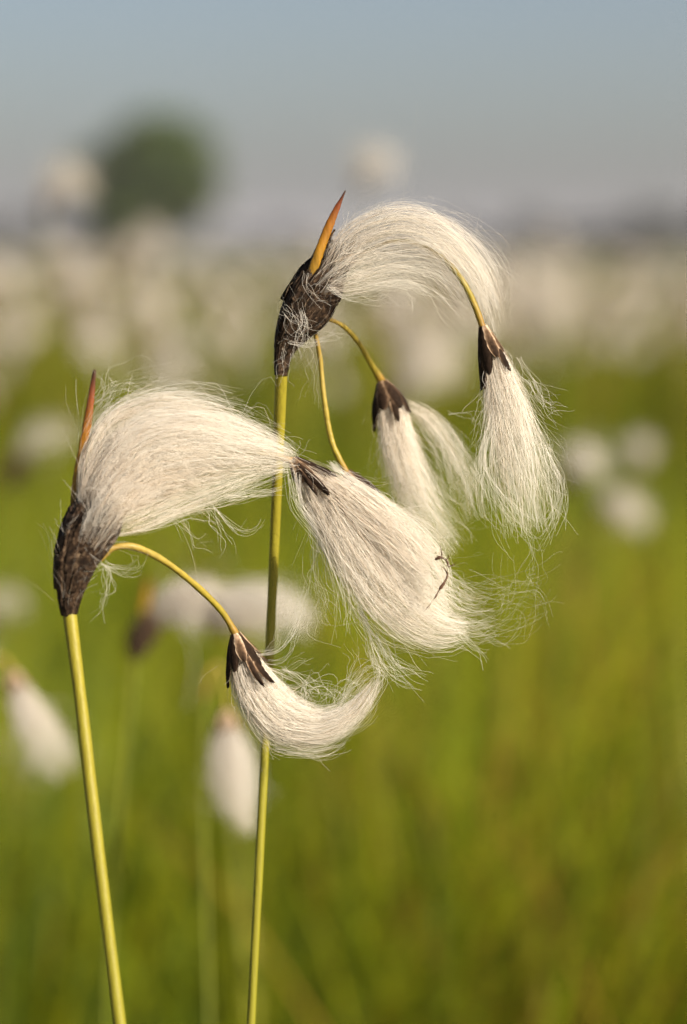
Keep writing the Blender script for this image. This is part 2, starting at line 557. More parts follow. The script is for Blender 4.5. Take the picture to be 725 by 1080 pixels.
for i in range(22):
    t0_ = rng.uniform(0.55, 0.9)
    scale_sheet(mb, ax, R(rng.uniform(-175, 10)), t0_, min(1.42, t0_ + rng.uniform(0.3, 0.6)), R(rng.uniform(7, 13)), lift=rng.uniform(0.95, 1.12), flare=rng.uniform(-0.1, 0.3), nt=34, nw=13, ragged=0.03, attr='skin', seed=rng.uniform(0, 9))
sheath = mb.build('bract_sheath', M['sheath'], plant, base)
mb = MB()
tip_blade(mb, pts([(326, 297, 1), (334, 274, 0.5), (343, 249, 0.5), (353, 225, 0.5), (364.5, 201, 0.5)]), px([4.6, 5.4, 4.9, 3.5, 0.6]))
mb.build('bract_tip', M['tip'], sheath, base)

mb = MB()
hair(mb, ax, 200, length=(0.5, 1.0), start=(0.05, 0.6), wave=0.12, clump=0.2, drift=0.3, fly=0.05, flyamp=0.6, tangle=0.75, disk=0.04, thick=1.1e-5)
axA = Axis(pts([(340, 300, 2), (372, 274, 2), (412, 258, 2), (455, 258, 2), (495, 284, 2), (520, 325, 2)]), px([17, 31, 36, 33, 27, 16]), px([13, 24, 28, 27, 23, 14]))
hair(mb, axA, 480, tangle=0.2, length=(0.6, 1.02), start=(0, 0.3), wave=0.16, clump=0.45, clumps=30, fly=0.08, flyamp=0.55, disk=0.55)
axA2 = Axis(pts([(343, 294, 1), (370, 252, 1), (420, 232, 1), (470, 250, 1), (508, 295, 1), (524, 340, 1)]), px([10, 17, 18, 18, 15, 10]))
hair(mb, axA2, 400, tangle=0.2, length=(0.45, 1.04), start=(0, 0.3), wave=0.16, clump=0.35, clumps=20, fly=0.08, flyamp=1.1)
axF = Axis(pts([(328, 312, -2.5), (345, 298, -2.5), (372, 280, -2), (405, 268, -1)]), px([10, 16, 22, 24]), px([4, 6, 8, 8]))
hair(mb, axF, 110, length=(0.6, 1.2), start=(0.1, 0.6), wave=0.25, clump=0.5, clumps=10)
axA3 = Axis(pts([(345, 302, -1), (375, 300, -1), (420, 290, -1), (460, 300, -1), (490, 330, -1)]), px([8, 13, 16, 18, 16]))
hair(mb, axA3, 130, length=(0.3, 1.0), start=(0, 0.2), wave=0.25, clump=0.5, clumps=12, fly=0.12, flyamp=1.1)
wisp(mb, pts([(440, 222, 0), (452, 212, 0), (446, 205, 0)]), 2, curl=0.0003)
wisp(mb, pts([(500, 248, 0), (508, 235, 0)]), 2, curl=0.0003)
wisp(mb, pts([(505, 280, 0), (528, 282, 0), (545, 300, 0)]), 4, curl=0.0006)
wisp(mb, pts([(322, 288, -1), (322, 300, -3), (330, 312, -4), (345, 320, -4)]), 5, spread=0.0005)
wisp(mb, pts([(346, 302, -4), (366, 316, -5), (395, 316, -5), (410, 305, -4)]), 9, spread=0.0006, curl=0.0004)
wisp(mb, pts([(305, 362, -2), (325, 364, -3), (345, 358, -3), (360, 350, -2)]), 10, spread=0.0005, curl=0.0005)
wisp(mb, pts([(318, 328, -2), (320, 345, -3), (312, 365, -3), (304, 380, -2)]), 12, spread=0.0012, curl=0.001)
wisp(mb, pts([(300, 330, -2), (312, 345, -3), (330, 350, -3)]), 8, spread=0.0015, curl=0.001)
wisp(mb, pts([(304, 372, 1), (312, 390, 0), (306, 410, 0)]), 5, spread=0.002, curl=0.0012)
wisp(mb, pts([(330, 372, 1), (322, 392, 0), (312, 402, 0)]), 5, spread=0.003, curl=0.0015, thick=1.1e-5)
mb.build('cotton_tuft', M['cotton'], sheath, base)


def spikelet(ax, scales, parent, base, far=False):
    mb = MB()
    # short receptacle that joins stalk and scales
    t = np.linspace(0, 0.10, 8)
    C = ax.at(t, ax.A)
    tubes(mb, C[None, :, :3], (C[:, 3] * 0.85)[None], 12, edge=np.full((1, 8), 0.62))
    for i, (ph, a0, a1, hw, seed) in enumerate(scales):
        scale_sheet(mb, ax, R(ph), a0, a1, R(hw), lift=1.10 + 0.05 * (i % 3), flare=0.12, seed=seed, nt=8 if far else 20, nw=3 if far else 9, ragged=0.02)
    return mb.build('spikelet', M['scale'], parent, base)


def stalk(P, r, parent, base):
    mb = MB()
    r = np.asarray(r) * 0.9
    stem_tube(mb, P, r, n=50, sides=12, wob=0.05)
    return mb.build('flower_stalk', M['stalk'], parent, base)


# right hanging spikelet
stalk(pts([(348, 300, 5), (388, 264, 7), (425, 254, 7), (460, 267, 4), (485, 292, 0), (500, 320, 0), (509.5, 346, 0)]), px([2.6, 2.6, 2.8, 3.0, 3.3, 3.6, 4.4]), plant, base)
ax = Axis(pts([(509.5, 344, 0), (518, 372, 0), (528, 405, 0), (538, 445, 0), (549, 500, 0), (558, 555, 0)]), px([4.5, 13, 19, 26, 31, 27]), px([4.5, 11, 15, 20, 23, 20]))
spk = spikelet(ax, [(-165, 0.0, 0.30, 70, -0.22), (-118, 0.0, 0.24, 44, -0.2), (-75, 0.0, 0.17, 42, 0.22), (-35, 0.0, 0.15, 42, 0.34), (-50, 0.13, 0.25, 20, -0.2), (120, 0, 0.25, 60, 0.0), (30, 0, 0.2, 55, 0.2), (-140, 0.17, 0.3, 10, 0.0)], plant, base)
mb = MB()
hair(mb, ax, 780, length=(0.6, 1.05), start=(0.02, 0.25), wave=0.13, clump=0.75, clumps=16, drift=0.33, fly=0.10, flyamp=0.5, disk=0.5)
hair(mb, ax, 560, length=(0.3, 0.65), start=(0.02, 0.2), wave=0.13, clump=0.3, clumps=16, drift=0.33, fly=0.10, flyamp=0.4)
wisp(mb, pts([(560, 400, 0), (570, 425, 0), (588, 434, 0)]), 9, spread=0.001)
wisp(mb, pts([(548, 378, 0), (560, 400, 0), (572, 420, 0), (590, 436, 0)]), 6, spread=0.001, curl=0.0008)
wisp(mb, pts([(575, 435, 0), (590, 433, 0), (606, 436, 0)]), 2, curl=0.0004)
wisp(mb, pts([(520, 440, -2), (510, 490, -3), (530, 535, -4), (556, 560, -4), (575, 545, -4)]), 30, spread=0.0016, curl=0.0012, thick=1.5e-5)
wisp(mb, pts([(575, 470, 0), (590, 515, 0), (582, 550, 0), (566, 578, 0)]), 26, spread=0.0012, curl=0.001)
wisp(mb, pts([(556, 560, 0), (562, 580, 0), (560, 605, 0), (552, 630, 0)]), 8, spread=0.0014, curl=0.0010, thick=0.9e-5)
wisp(mb, pts([(511, 385, 0), (505, 400, 0), (502, 416, 0)]), 3, curl=0.0003)
wisp(mb, pts([(510, 460, 0), (506, 500, -1), (497, 535, -1), (508, 550, 0)]), 14, spread=0.0012, curl=0.001)
mb.build('cotton_tuft', M['cotton'], spk, base)

# middle hanging spikelet, a little farther back
stalk(pts([(346, 336, 4), (362, 344, 9), (378, 361, 14), (391, 383, 18), (404, 404, 20)]), px([2.4, 2.8, 3.2, 3.6, 4.8]), plant, base)
ax = Axis(pts([(403, 402, 20), (410, 424, 20), (417, 455, 20), (430, 500, 20), (450, 545, 20), (474, 580, 20)]), px([6, 17, 20, 24, 27, 24]), px([6, 14, 16, 19, 21, 19]))
spk = spikelet(ax, [(-172, 0.0, 0.26, 60, -0.15), (-110, 0.0, 0.16, 45, 0.10), (-60, 0.0, 0.17, 40, -0.05), (-20, 0.02, 0.20, 36, -0.12), (-75, 0.12, 0.24, 16, -0.1), (100, 0, 0.22, 60, 0.0), (40, 0, 0.2, 50, 0.0)], plant, base)
mb = MB()
hair(mb, ax, 720, length=(0.6, 1.05), start=(0.02, 0.25), wave=0.13, clump=0.6, clumps=20, drift=0.33, fly=0.10, flyamp=0.5)
hair(mb, ax, 480, length=(0.3, 0.6), start=(0.02, 0.2), wave=0.13, clump=0.3, clumps=16, drift=0.33, fly=0.10)
ax2 = Axis(pts([(425, 425, 23), (450, 442, 24), (472, 470, 24), (490, 510, 24), (500, 545, 24)]), px([8, 14, 18, 19, 16]))
hair(mb, ax2, 150, length=(0.6, 1.05), start=(0, 0.2), wave=0.17, clump=0.8, clumps=14, fly=0.1, flyamp=0.8, thick=1.4e-5)
wisp(mb, pts([(470, 436, 12), (498, 432, 12), (512, 440, 12)]), 3, curl=0.0004)
wisp(mb, pts([(440, 415, 14), (446, 403, 14), (462, 390, 14), (470, 372, 14)]), 1, curl=0.0002, thick=1.6e-5)
mb.build('cotton_tuft', M['cotton'], spk, base)

# third spikelet, behind the big tuft of the other plant
stalk(pts([(333, 352, 6), (338, 380, 8), (342, 420, 8), (350, 465, 8), (366, 500, 7)]), px([2.4, 2.9, 3.2, 3.5, 4.6]), plant, base)
ax = Axis(pts([(365, 498, 7), (382, 520, 8), (405, 560, 9), (440, 610, 9), (490, 645, 8), (535, 640, 8)]), px([5, 13, 26, 33, 30, 18]), px([5, 12, 20, 24, 24, 18]))
spk = spikelet(ax, [(-150, 0.0, 0.14, 60, -0.1), (-90, 0.0, 0.16, 45, -0.1), (-30, 0.0, 0.15, 50, -0.05), (90, 0, 0.14, 70, 0)], plant, base)
mb = MB()
hair(mb, ax, 520, length=(0.45, 0.95), start=(0.02, 0.3), wave=0.17, clump=0.6, clumps=20, drift=0.2, fly=0.08, flyamp=0.7)
wisp(mb, pts([(480, 650, 6), (520, 660, 6), (545, 640, 6), (555, 605, 6)]), 26, spread=0.003, curl=0.0016, thick=0.9e-5)
wisp(mb, pts([(490, 620, 6), (530, 625, 6), (565, 615, 6), (575, 632, 6)]), 18, spread=0.003, curl=0.0016, thick=0.9e-5)
mb.build('cotton_tuft', M['cotton'], spk, base)

# ================================================================== the plant on the left, its head a little nearer
S = [(73.5, 646, -16), (79, 690, -17), (86.5, 750, -18), (98, 850, -20), (112, 965, -22), (127, 1085, -24)]
sp = list(pts(S))
sp += to_ground(sp[-2], sp[-1])
base = sp[-1].copy(); base[2] = 0
plant = thing('cottongrass', 'shorter cottongrass with a slanting stem and the fullest white tuft blown sideways', 'cottongrass', base, CLOSE)
mb = MB()
stem_tube(mb, np.array(sp), px([7.2, 6.8, 6.6, 6.7, 6.7, 6.8, 8, 8, 9]), n=110)
mb.build('stem', M['stem'], plant, base)
ax = Axis(pts([(72.5, 650, -16), (74, 622, -16), (81, 592, -16), (92, 567, -15), (102, 548, -14), (112, 528, -13)]), px([7.5, 13.5, 20, 25, 24, 16]), px([7.5, 12, 16, 19, 18, 12]))
mb = MB()
sheath_body(mb, ax, seed=2.2)
for i, (ph, a0, a1, hw, fl) in enumerate([(-105, 0.0, 0.86, 62, 0.04), (-40, 0.08, 0.95, 55, 0.03), (-165, 0.02, 0.98, 62, 0.03), (90, 0, 0.98, 75, 0.03), (5, 0.2, 1.0, 45, 0.10),
                                          (-70, 0.35, 1.0, 30, 0.10), (-130, 0.4, 1.0, 28, 0.08), (-15, 0.45, 1.1, 24, 0.2), (-95, 0.5, 1.08, 14, 0.2), (-45, 0.5, 1.15, 13, 0.25), (-110, 0.2, 0.7, 16, 0.05), (-50, 0.12, 0.62, 17, 0.06)]):
    scale_sheet(mb, ax, R(ph), a0, a1, R(hw), lift=1.05 + 0.018 * i, flare=fl, nt=34, nw=13, ragged=0.03, attr='skin', seed=2.1 + 0.41 * i)
for i in range(22):
    t0_ = rng.uniform(0.55, 0.9)
    scale_sheet(mb, ax, R(rng.uniform(-175, 10)), t0_, min(1.42, t0_ + rng.uniform(0.3, 0.6)), R(rng.uniform(7, 13)), lift=rng.uniform(0.95, 1.12), flare=rng.uniform(-0.1, 0.3), nt=34, nw=13, ragged=0.03, attr='skin', seed=rng.uniform(0, 9))
sheath = mb.build('bract_sheath', M['sheath'], plant, base)
mb = MB()
tip_blade(mb, pts([(78, 545, -12), (81, 512, -12), (88, 470, -12), (94, 435, -12), (100, 390, -12)]), px([4.8, 4.9, 4.6, 4.3, 1.6]))
mb.build('bract_tip', M['tip'], sheath, base)
mb = MB()
hair(mb, ax, 200, length=(0.5, 1.0), start=(0.05, 0.6), wave=0.12, clump=0.2, drift=0.3, fly=0.05, flyamp=0.6, tangle=0.75, disk=0.04, thick=1.1e-5)
axT = Axis(pts([(98, 556, -15), (120, 515, -13), (158, 481, -10), (208, 468, -7), (258, 472, -4), (296, 481, -2), (310, 486, -1)]), px([17, 37, 47, 40, 26, 15, 9]), px([14, 28, 38, 35, 26, 16, 10]))
hair(mb, axT, 2500, length=(0.55, 1.0), start=(0, 0.4), wave=0.16, clump=0.4, clumps=40, drift=0.33, fly=0.10, flyamp=0.45, thick=1.45e-5, disk=0.45)
hair(mb, axT, 1500, length=(0.3, 0.7), start=(0, 0.3), wave=0.16, clump=0.35, clumps=40, drift=0.33, fly=0.10, flyamp=0.4, thick=1.45e-5, tone=(0.0, 0.8), disk=0.6)
axF = Axis(pts([(88, 588, -19.5), (103, 562, -19.5), (125, 530, -19), (160, 500, -17)]), px([9, 18, 24, 26]), px([5, 8, 10, 10]))
hair(mb, axF, 300, length=(0.6, 1.2), start=(0.1, 0.6), wave=0.25, clump=0.5, clumps=10)
axT2 = Axis(pts([(88, 545, -15), (92, 490, -13), (112, 446, -11), (155, 424, -9), (205, 424, -7), (250, 440, -5)]), px([7, 9, 9, 12, 14, 14]))
hair(mb, axT2, 320, length=(0.6, 1.0), start=(0, 0.4), wave=0.2, clump=0.4, clumps=18, fly=0.10, flyamp=1.1)
axT3 = Axis(pts([(115, 560, -15), (150, 550, -13), (195, 528, -10), (232, 514, -8), (272, 502, -5), (298, 494, -4)]), px([7, 12, 15, 15, 10, 7]))
hair(mb, axT3, 300, length=(0.5, 1.1), start=(0, 0.3), wave=0.25, clump=0.5, clumps=16, fly=0.12, flyamp=1.2)
wisp(mb, pts([(100, 425, -12), (118, 406, -12), (112, 398, -12), (104, 392, -12)]), 7, spread=0.0008, thick=2e-5)
wisp(mb, pts([(96, 455, -12), (108, 428, -12), (130, 412, -12), (165, 410, -11)]), 24, spread=0.002, curl=0.0016)
wisp(mb, pts([(225, 535, -8), (245, 555, -7), (262, 562, -6), (276, 545, -6)]), 7, spread=0.0005, curl=0.0005)
wisp(mb, pts([(225, 535, -8), (235, 565, -7), (235, 588, -6)]), 5, spread=0.0014, curl=0.001, thick=1.8e-5)
wisp(mb, pts([(190, 550, -9), (205, 575, -8), (222, 576, -8)]), 4, spread=0.001, curl=0.001)
wisp(mb, pts([(108, 595, -15), (125, 602, -15), (145, 602, -15), (155, 588, -15)]), 10, spread=0.0007, curl=0.0006)
wisp(mb, pts([(112, 600, -15), (116, 625, -15), (100, 648, -15)]), 8, spread=0.001, curl=0.001, thick=1.8e-5)
wisp(mb, pts([(240, 525, -7), (270, 520, -5), (300, 512, -4)]), 22, spread=0.0007, curl=0.0006)
wisp(mb, pts([(85, 560, -17), (95, 580, -18), (105, 590, -18), (110, 605, -17)]), 6, spread=0.001, curl=0.001)
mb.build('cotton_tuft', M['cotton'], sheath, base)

# stalk through the tuft to the large drooping spikelet
stalk(pts([(98, 580, -14), (112, 552, -14), (135, 524, -14), (165, 502, -11.5), (215, 484, -6.5), (270, 478, -3), (310, 486, -1)]), px([3, 3.2, 3.4, 3.2, 3.0, 3.4, 4.6]), plant, base)
ax = Axis(pts([(308, 484, -1), (322, 500, -1), (345, 528, -1), (382, 580, -1), (420, 628, -1), (460, 658, 0), (488, 662, 1)]), px([5, 15, 28, 37, 36, 26, 13]), px([5, 12, 21, 28, 29, 24, 17]))
spk = spikelet(ax, [(-28, 0.0, 0.17, 38, -0.2), (-80, 0.03, 0.21, 17, -0.18), (-98, 0.05, 0.18, 10, -0.14), (-140, 0, 0.08, 40, 0.3), (100, 0, 0.12, 60, 0.0)], plant, base)
mb = MB()
hair(mb, ax, 1650, length=(0.6, 1.03), start=(0.02, 0.35), wave=0.13, clump=0.45, clumps=34, drift=0.33, fly=0.10, flyamp=0.5, thick=1.6e-5)
hair(mb, ax, 850, length=(0.25, 0.6), start=(0.02, 0.2), wave=0.13, clump=0.3, clumps=30, drift=0.33, fly=0.10, flyamp=0.3, thick=1.4e-5)
axU = Axis(pts([(314, 486, -3.5), (345, 505, -3.5), (390, 540, -4), (432, 575, -4.5), (458, 605, -5), (462, 635, -5)]), px([6, 15, 23, 25, 19, 10]), px([5, 9, 11, 12, 11, 9]))
hair(mb, axU, 700, length=(0.6, 1.0), start=(0.16, 0.42), wave=0.14, clump=0.3, clumps=24, drift=0.2, fly=0.10, flyamp=0.4, thick=1.6e-5)
wisp(mb, pts([(335, 560, -1), (330, 600, -1), (338, 635, -1), (352, 655, -1)]), 16, spread=0.0016, curl=0.0016, thick=1.8e-5)
wisp(mb, pts([(312, 500, -3), (318, 535, -3), (345, 570, -3), (365, 620, -3), (372, 665, -3)]), 34, spread=0.0018, curl=0.0010)
wisp(mb, pts([(380, 640, 0), (400, 690, 0), (430, 712, 0), (448, 722, 0)]), 26, spread=0.0012, curl=0.0012, thick=1.9e-5)
wisp(mb, pts([(395, 670, 0), (420, 705, 0), (440, 715, 0)]), 10, spread=0.0012, curl=0.0012)
wisp(mb, pts([(350, 490, -1), (375, 510, -2), (400, 530, -2), (420, 545, -2)]), 34, spread=0.0009, curl=0.0009)
wisp(mb, pts([(380, 520, -3), (392, 520, -3), (402, 530, -3)]), 12, spread=0.0008, curl=0.0006)
wisp(mb, pts([(470, 660, 0), (500, 680, 0), (516, 694, 0)]), 10, spread=0.0014, curl=0.001, thick=1.8e-5)
wisp(mb, pts([(300, 487, -2), (315, 475, -2), (322, 460, -2)]), 4, spread=0.0008, curl=0.0006)
mb.build('cotton_tuft', M['cotton'], spk, base)

# lower spikelet curling to the right
stalk(pts([(106, 590, -15), (120, 578, -15), (142, 577, -14), (172, 591, -11), (206, 617, -7), (234, 645, -4), (250, 671, -3)]), px([3.4, 3.8, 4.0, 3.9, 3.8, 3.8, 4.8]), plant, base)
ax = Axis(pts([(248.5, 668, -3), (255, 690, -3), (268, 722, -3), (295, 755, -3), (333, 767, -3), (370, 752, -3), (397, 720, -3)]), px([5, 15, 24, 28, 21, 13, 7]), px([5, 13, 20, 22, 17, 12, 7]))
spk = spikelet(ax, [(-168, 0.0, 0.22, 45, -0.16), (-120, 0.0, 0.17, 34, -0.14), (-85, 0.0, 0.14, 34, 0.3), (-45, 0.0, 0.18, 36, -0.1), (-50, 0.15, 0.30, 14, -0.14), (-72, 0.12, 0.29, 11, -0.05), (100, 0, 0.22, 60, 0.0), (20, 0, 0.18, 50, 0.1)], plant, base)
mb = MB()
hair(mb, ax, 1150, length=(0.6, 1.02), start=(0.02, 0.35), wave=0.13, clump=0.4, clumps=26, drift=0.33, fly=0.10, flyamp=0.5, thick=1.6e-5)
hair(mb, ax, 700, length=(0.28, 0.7), start=(0.02, 0.2), wave=0.13, clump=0.3, clumps=26, drift=0.33, fly=0.10, flyamp=0.3, thick=1.6e-5)
wisp(mb, pts([(278, 688, -3), (292, 678, -4), (302, 664, -4)]), 8, spread=0.0007, curl=0.0004)
wisp(mb, pts([(272, 690, -3), (295, 685, -4), (312, 662, -4), (322, 625, -4), (330, 600, -4)]), 10, spread=0.0007, curl=0.0007)
wisp(mb, pts([(285, 700, -3), (303, 696, -4), (312, 680, -4), (316, 660, -4)]), 6, spread=0.0009, curl=0.0006)
wisp(mb, pts([(295, 712, -3), (312, 700, -4), (332, 696, -4)]), 5, spread=0.0006, curl=0.0005)
wisp(mb, pts([(300, 705, -3), (320, 716, -4), (340, 735, -4), (355, 738, -4)]), 9, spread=0.0009, curl=0.0009)
for q in range(9):
    x, y = rng.uniform(330, 372), rng.uniform(715, 745)
    wisp(mb, pts([(x - 18, y + 14, -4), (x - 8, y - 10, -4), (x + 12, y - 14, -4), (x + 18, y + 8, -4)]), 2, spread=0.0008, curl=0.0014)
wisp(mb, pts([(388, 745, -3), (402, 715, -3), (396, 695, -3), (391, 672, -3)]), 18, spread=0.0009, curl=0.0009)
wisp(mb, pts([(360, 740, -3), (374, 718, -3), (390, 704, -3), (402, 712, -3)]), 22, spread=0.0012, curl=0.001)
wisp(mb, pts([(368, 720, -3), (370, 700, -3), (364, 684, -3)]), 4, spread=0.0008, curl=0.0008)
wisp(mb, pts([(290, 790, -3), (330, 796, -3), (352, 790, -3), (365, 778, -3)]), 18, spread=0.0007, curl=0.0007)
mb.build('cotton_tuft', M['cotton'], spk, base)

# the dry scrap caught on the large drooping tuft
mb = MB()
P = pts([(459, 590.5, -9.0), (464, 588, -9.0), (469.5, 590, -9.1), (472.5, 594, -9.0), (471.5, 600, -9.2), (472, 607, -9.2), (469, 614, -9.4), (463.5, 622, -9.4), (458, 632, -9.3), (449, 643, -8.8)])
stem_tube(mb, P, px([0.6, 1.0, 0.9, 1.3, 1.0, 0.8, 0.9, 0.75, 0.65, 0.35]), n=46, sides=7, wob=0.5)
for a, b, c in [((466, 588), (466, 582), (464, 575)), ((470, 591), (473, 588), (474, 584)), ((473, 598), (478, 596), (482, 593)), ((472, 605), (469, 600), (466, 598))]:
    stem_tube(mb, pts([(*a, -9), (*b, -9), (*c, -9.3)]), px([0.8, 0.6, 0.25]), n=10, sides=5, wob=0.2)
tw = mb.build('dry_twig', M['twig'])
tw['label'] = 'thin dark hooked scrap of dry twig caught on the edge of a white tuft'
tw['category'] = 'twig'

# ================================================================== cottongrass behind, out of focus
def make_field_plant(h, droops, n_main=420, seedlean=0.0, main_len=1.0):
    """a whole plant in its own coordinates, base at the origin, wind towards +x; returns root (label set later) and head height"""
    root = thing('cottongrass', 'x', 'cottongrass', (0, 0, 0))
    Y = (0, 1, 0)
    hd = np.array([seedlean, 0, h])
    mb = MB()
    stem_tube(mb, np.array([(0, 0, -0.01), (0.0, 0.004, h * 0.4), (seedlean * 0.5, 0, h * 0.75), hd]), [0.0012, 0.0012, 0.0011, 0.001], n=14, sides=6, ref=Y)
    mb.a['along'] = [(0, 1 - np.repeat(np.linspace(0, 1, 14), 6))]
    mb.build('stem', M['stem'], root)
    ax = Axis(hd + np.array([(0, 0, 0), (0.001, 0, 0.006), (0.005, 0, 0.013), (0.010, 0, 0.018)]), [0.0012, 0.0026, 0.0036, 0.003], ref=Y)
    mb = MB()
    sheath_body(mb, ax, nt=10, na=10)
    sh = mb.build('bract_sheath', M['sheath'], root)
    mb = MB()
    tip_blade(mb, hd + np.array([(0.003, 0, 0.014), (0.006, 0, 0.024), (0.009, 0, 0.034)]), [0.0009, 0.0009, 0.0001], n=8, na=6)
    mb.build('bract_tip', M['tip'], sh)
    mb = MB()
    axm = Axis(hd + np.array([(0.008, 0, 0.016), (0.014, 0, 0.024), (0.022, 0, 0.027), (0.032, 0, 0.024), (0.040, 0, 0.016)]) * main_len, np.array([0.003, 0.007, 0.0085, 0.0075, 0.004]), ref=Y)
    hair(mb, axm, n_main, m=8, thick=9e-5, length=(0.5, 1.0), clumps=20)
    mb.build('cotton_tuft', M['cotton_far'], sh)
    for (dx, dy, dz, ln) in droops:
        a = hd + np.array([0.006, 0, 0.012])
        e = hd + np.array([dx, dy, dz])
        mid = (a + e) / 2 + np.array([0.004, 0, 0.010])
        mb = MB()
        stem_tube(mb, np.array([a, mid, e]), [0.0005] * 3, n=10, sides=5, ref=Y)
        mb.build('flower_stalk', M['stalk'], root)
        axs = Axis(e + np.array([(0, 0, 0), (0.003, 0, -0.010), (0.008, 0, -0.022), (0.016, 0, -0.034)]) * ln, [0.0007, 0.0045, 0.0068, 0.0055], ref=Y)
        sk = spikelet(axs, [(-170, 0, 0.3, 60, -0.1), (-90, 0, 0.25, 60, 0), (-20, 0, 0.26, 50, 0), (90, 0, 0.25, 80, 0)], root, (0, 0, 0), far=True)
        mb = MB()
        hair(mb, axs, int(n_main * 0.7), m=7, thick=8e-5, length=(0.6, 1.0), clumps=12)
        mb.build('cotton_tuft', M['cotton_far'], sk)
    return root


def copy_thing(src, loc, rotz, scale, label, group):
    r = src.copy()
    COL.objects.link(r)
    r.location = loc
    r.rotation_euler = (0, 0, rotz)
    r.scale = (scale,) * 3
    r['label'] = label
    if group:
        r['group'] = group
    elif 'group' in r:
        del r['group']
    for ch in list(src.children):
        c = ch.copy()
        COL.objects.link(c)
        c.parent = r
        for g in list(ch.children):
            d = g.copy()
            COL.objects.link(d)
            d.parent = c
    return r


HP = 0.40
protos = [
    make_field_plant(HP, [(0.030, 0.004, 0.002, 1.0), (0.018, -0.008, -0.010, 0.9)], seedlean=0.004),
    make_field_plant(HP, [(0.036, 0.0, 0.006, 1.1), (0.010, 0.008, -0.016, 0.9), (0.022, -0.006, -0.006, 1.0)], seedlean=-0.006),
    make_field_plant(HP, [(0.026, -0.004, -0.004, 1.0)], n_main=520, seedlean=0.008, main_len=1.1),
    make_field_plant(HP, [(0.034, 0.006, 0.004, 1.0), (0.028, -0.010, -0.008, 1.15)], n_main=380, seedlean=0.0),
]
used = set()


def place(k, head, rotz, label, group, xoff=0.0):
    """set a plant so that its head stands at the given point; the first use of a kind moves the source itself"""
    s = (head[2]) / (HP + 0.012)
    loc = (head[0] - 0.015 * s * math.cos(rotz), head[1] - 0.015 * s * math.sin(rotz), 0)
    if k not in used:
        used.add(k)
        r = protos[k]
        r.location = loc
        r.rotation_euler = (0, 0, rotz)
        r.scale = (s,) * 3
        r['label'] = label
        if group:
            r['group'] = group
        return r
    return copy_thing(protos[k], loc, rotz, s, label, group)


NEARG = 'single cottongrass plants behind the sharp ones'


def background_plant(label, d, stem, sheath, tip, tuft, spikes, width=0.0006):
    """an out-of-focus plant at distance d; all paths drawn in photo pixels at that distance"""
    k = px(1, d)
    q = lambda L: np.array([at(x, y, d=d) for x, y in L])
    S = q(stem)                                     # top first
    low = S[-1]
    if low[2] > 0.02:
        dr = (S[-1] - S[-2]) / abs((S[-1] - S[-2])[2])
        e = low + dr * low[2] * 0.5
        S = np.vstack([S, [(low[0] + dr[0] * low[2] * 0.3, low[1] + 0.0, low[2] * 0.5)], [(e[0], e[1], -0.01)]])
    b = np.array([S[-1][0], S[-1][1], 0.0])
    r = thing('cottongrass', label, 'cottongrass', b, NEARG)
    mb = MB()
    stem_tube(mb, S, [width] * len(S), n=30, sides=8)
    mb.build('stem', M['stem_green'], r, b)
    sh = r
    if sheath:
        P, ra = sheath
        ax = Axis(q(P), np.array(ra) * k)
        mb = MB()
        sheath_body(mb, ax, nt=16, na=14)
        sh = mb.build('bract_sheath', M['sheath'], r, b)
    if tip:
        P, ra = tip
        mb = MB()
        tip_blade(mb, q(P), np.array(ra) * k, n=12, na=8)
        mb.build('bract_tip', M['tip'], sh, b)
    if tuft:
        mb = MB()
        for P, ra, n in tuft:
            hair(mb, Axis(q(P), np.array(ra) * k), n, m=9, thick=5e-5, length=(0.45, 1.1), start=(0, 0.35), clumps=9, clump=0.8, wave=0.3)
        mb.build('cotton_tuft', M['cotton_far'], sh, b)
    for st, P, ra, n, dark in spikes:
        mb = MB()
        stem_tube(mb, q(st), [0.0006] * len(st), n=18, sides=8)
        mb.build('flower_stalk', M['stalk'], r, b)
        ax = Axis(q(P), np.array(ra) * k)
        e = -0.1 if dark else 0.3
        sk = spikelet(ax, [(-170, 0, 0.2, 60, e), (-90, 0, 0.17, 60, e), (-20, 0, 0.18, 50, e + 0.1), (90, 0, 0.15, 80, e)], r, b, far=True)
        mb = MB()
        hair(mb, ax, n, m=9, thick=5e-5, length=(0.45, 1.12), start=(0, 0.3), clumps=8, clump=0.85, wave=0.25)
        mb.build('cotton_tuft', M['cotton_far'], sk, b)
    return r


background_plant('blurred sideways cottongrass behind the two sharp stems, dark at left with a long pale tuft', 0.72,
                 [(142, 692), (136, 760), (124, 880), (112, 1090)],
                 ([(142, 694), (146, 678), (155, 662), (164, 650)], [8, 14, 15, 10]),
                 ([(150, 655), (154, 632), (158, 606)], [4, 4, 1.5]),
                 [([(160, 655), (180, 640), (205, 634), (228, 638), (245, 648)], [10, 20, 24, 20, 10], 520)],
                 [([(165, 652), (190, 640), (215, 648)], [(213, 648), (232, 648), (262, 640), (295, 640), (325, 650)], [6, 18, 26, 26, 16], 420, True)])
background_plant('blurred cottongrass with one pointed pale tuft hanging low between the sharp stems', 0.69,
                 [(216, 735), (214, 850), (220, 1050), (226, 1300)], None, None, None,
                 [([(216, 737), (221, 708), (231, 702), (237, 726), (241, 754)], [(240, 750), (240, 778), (243, 812), (250, 846), (258, 868)], [5, 17, 24, 19, 8], 420, False)])
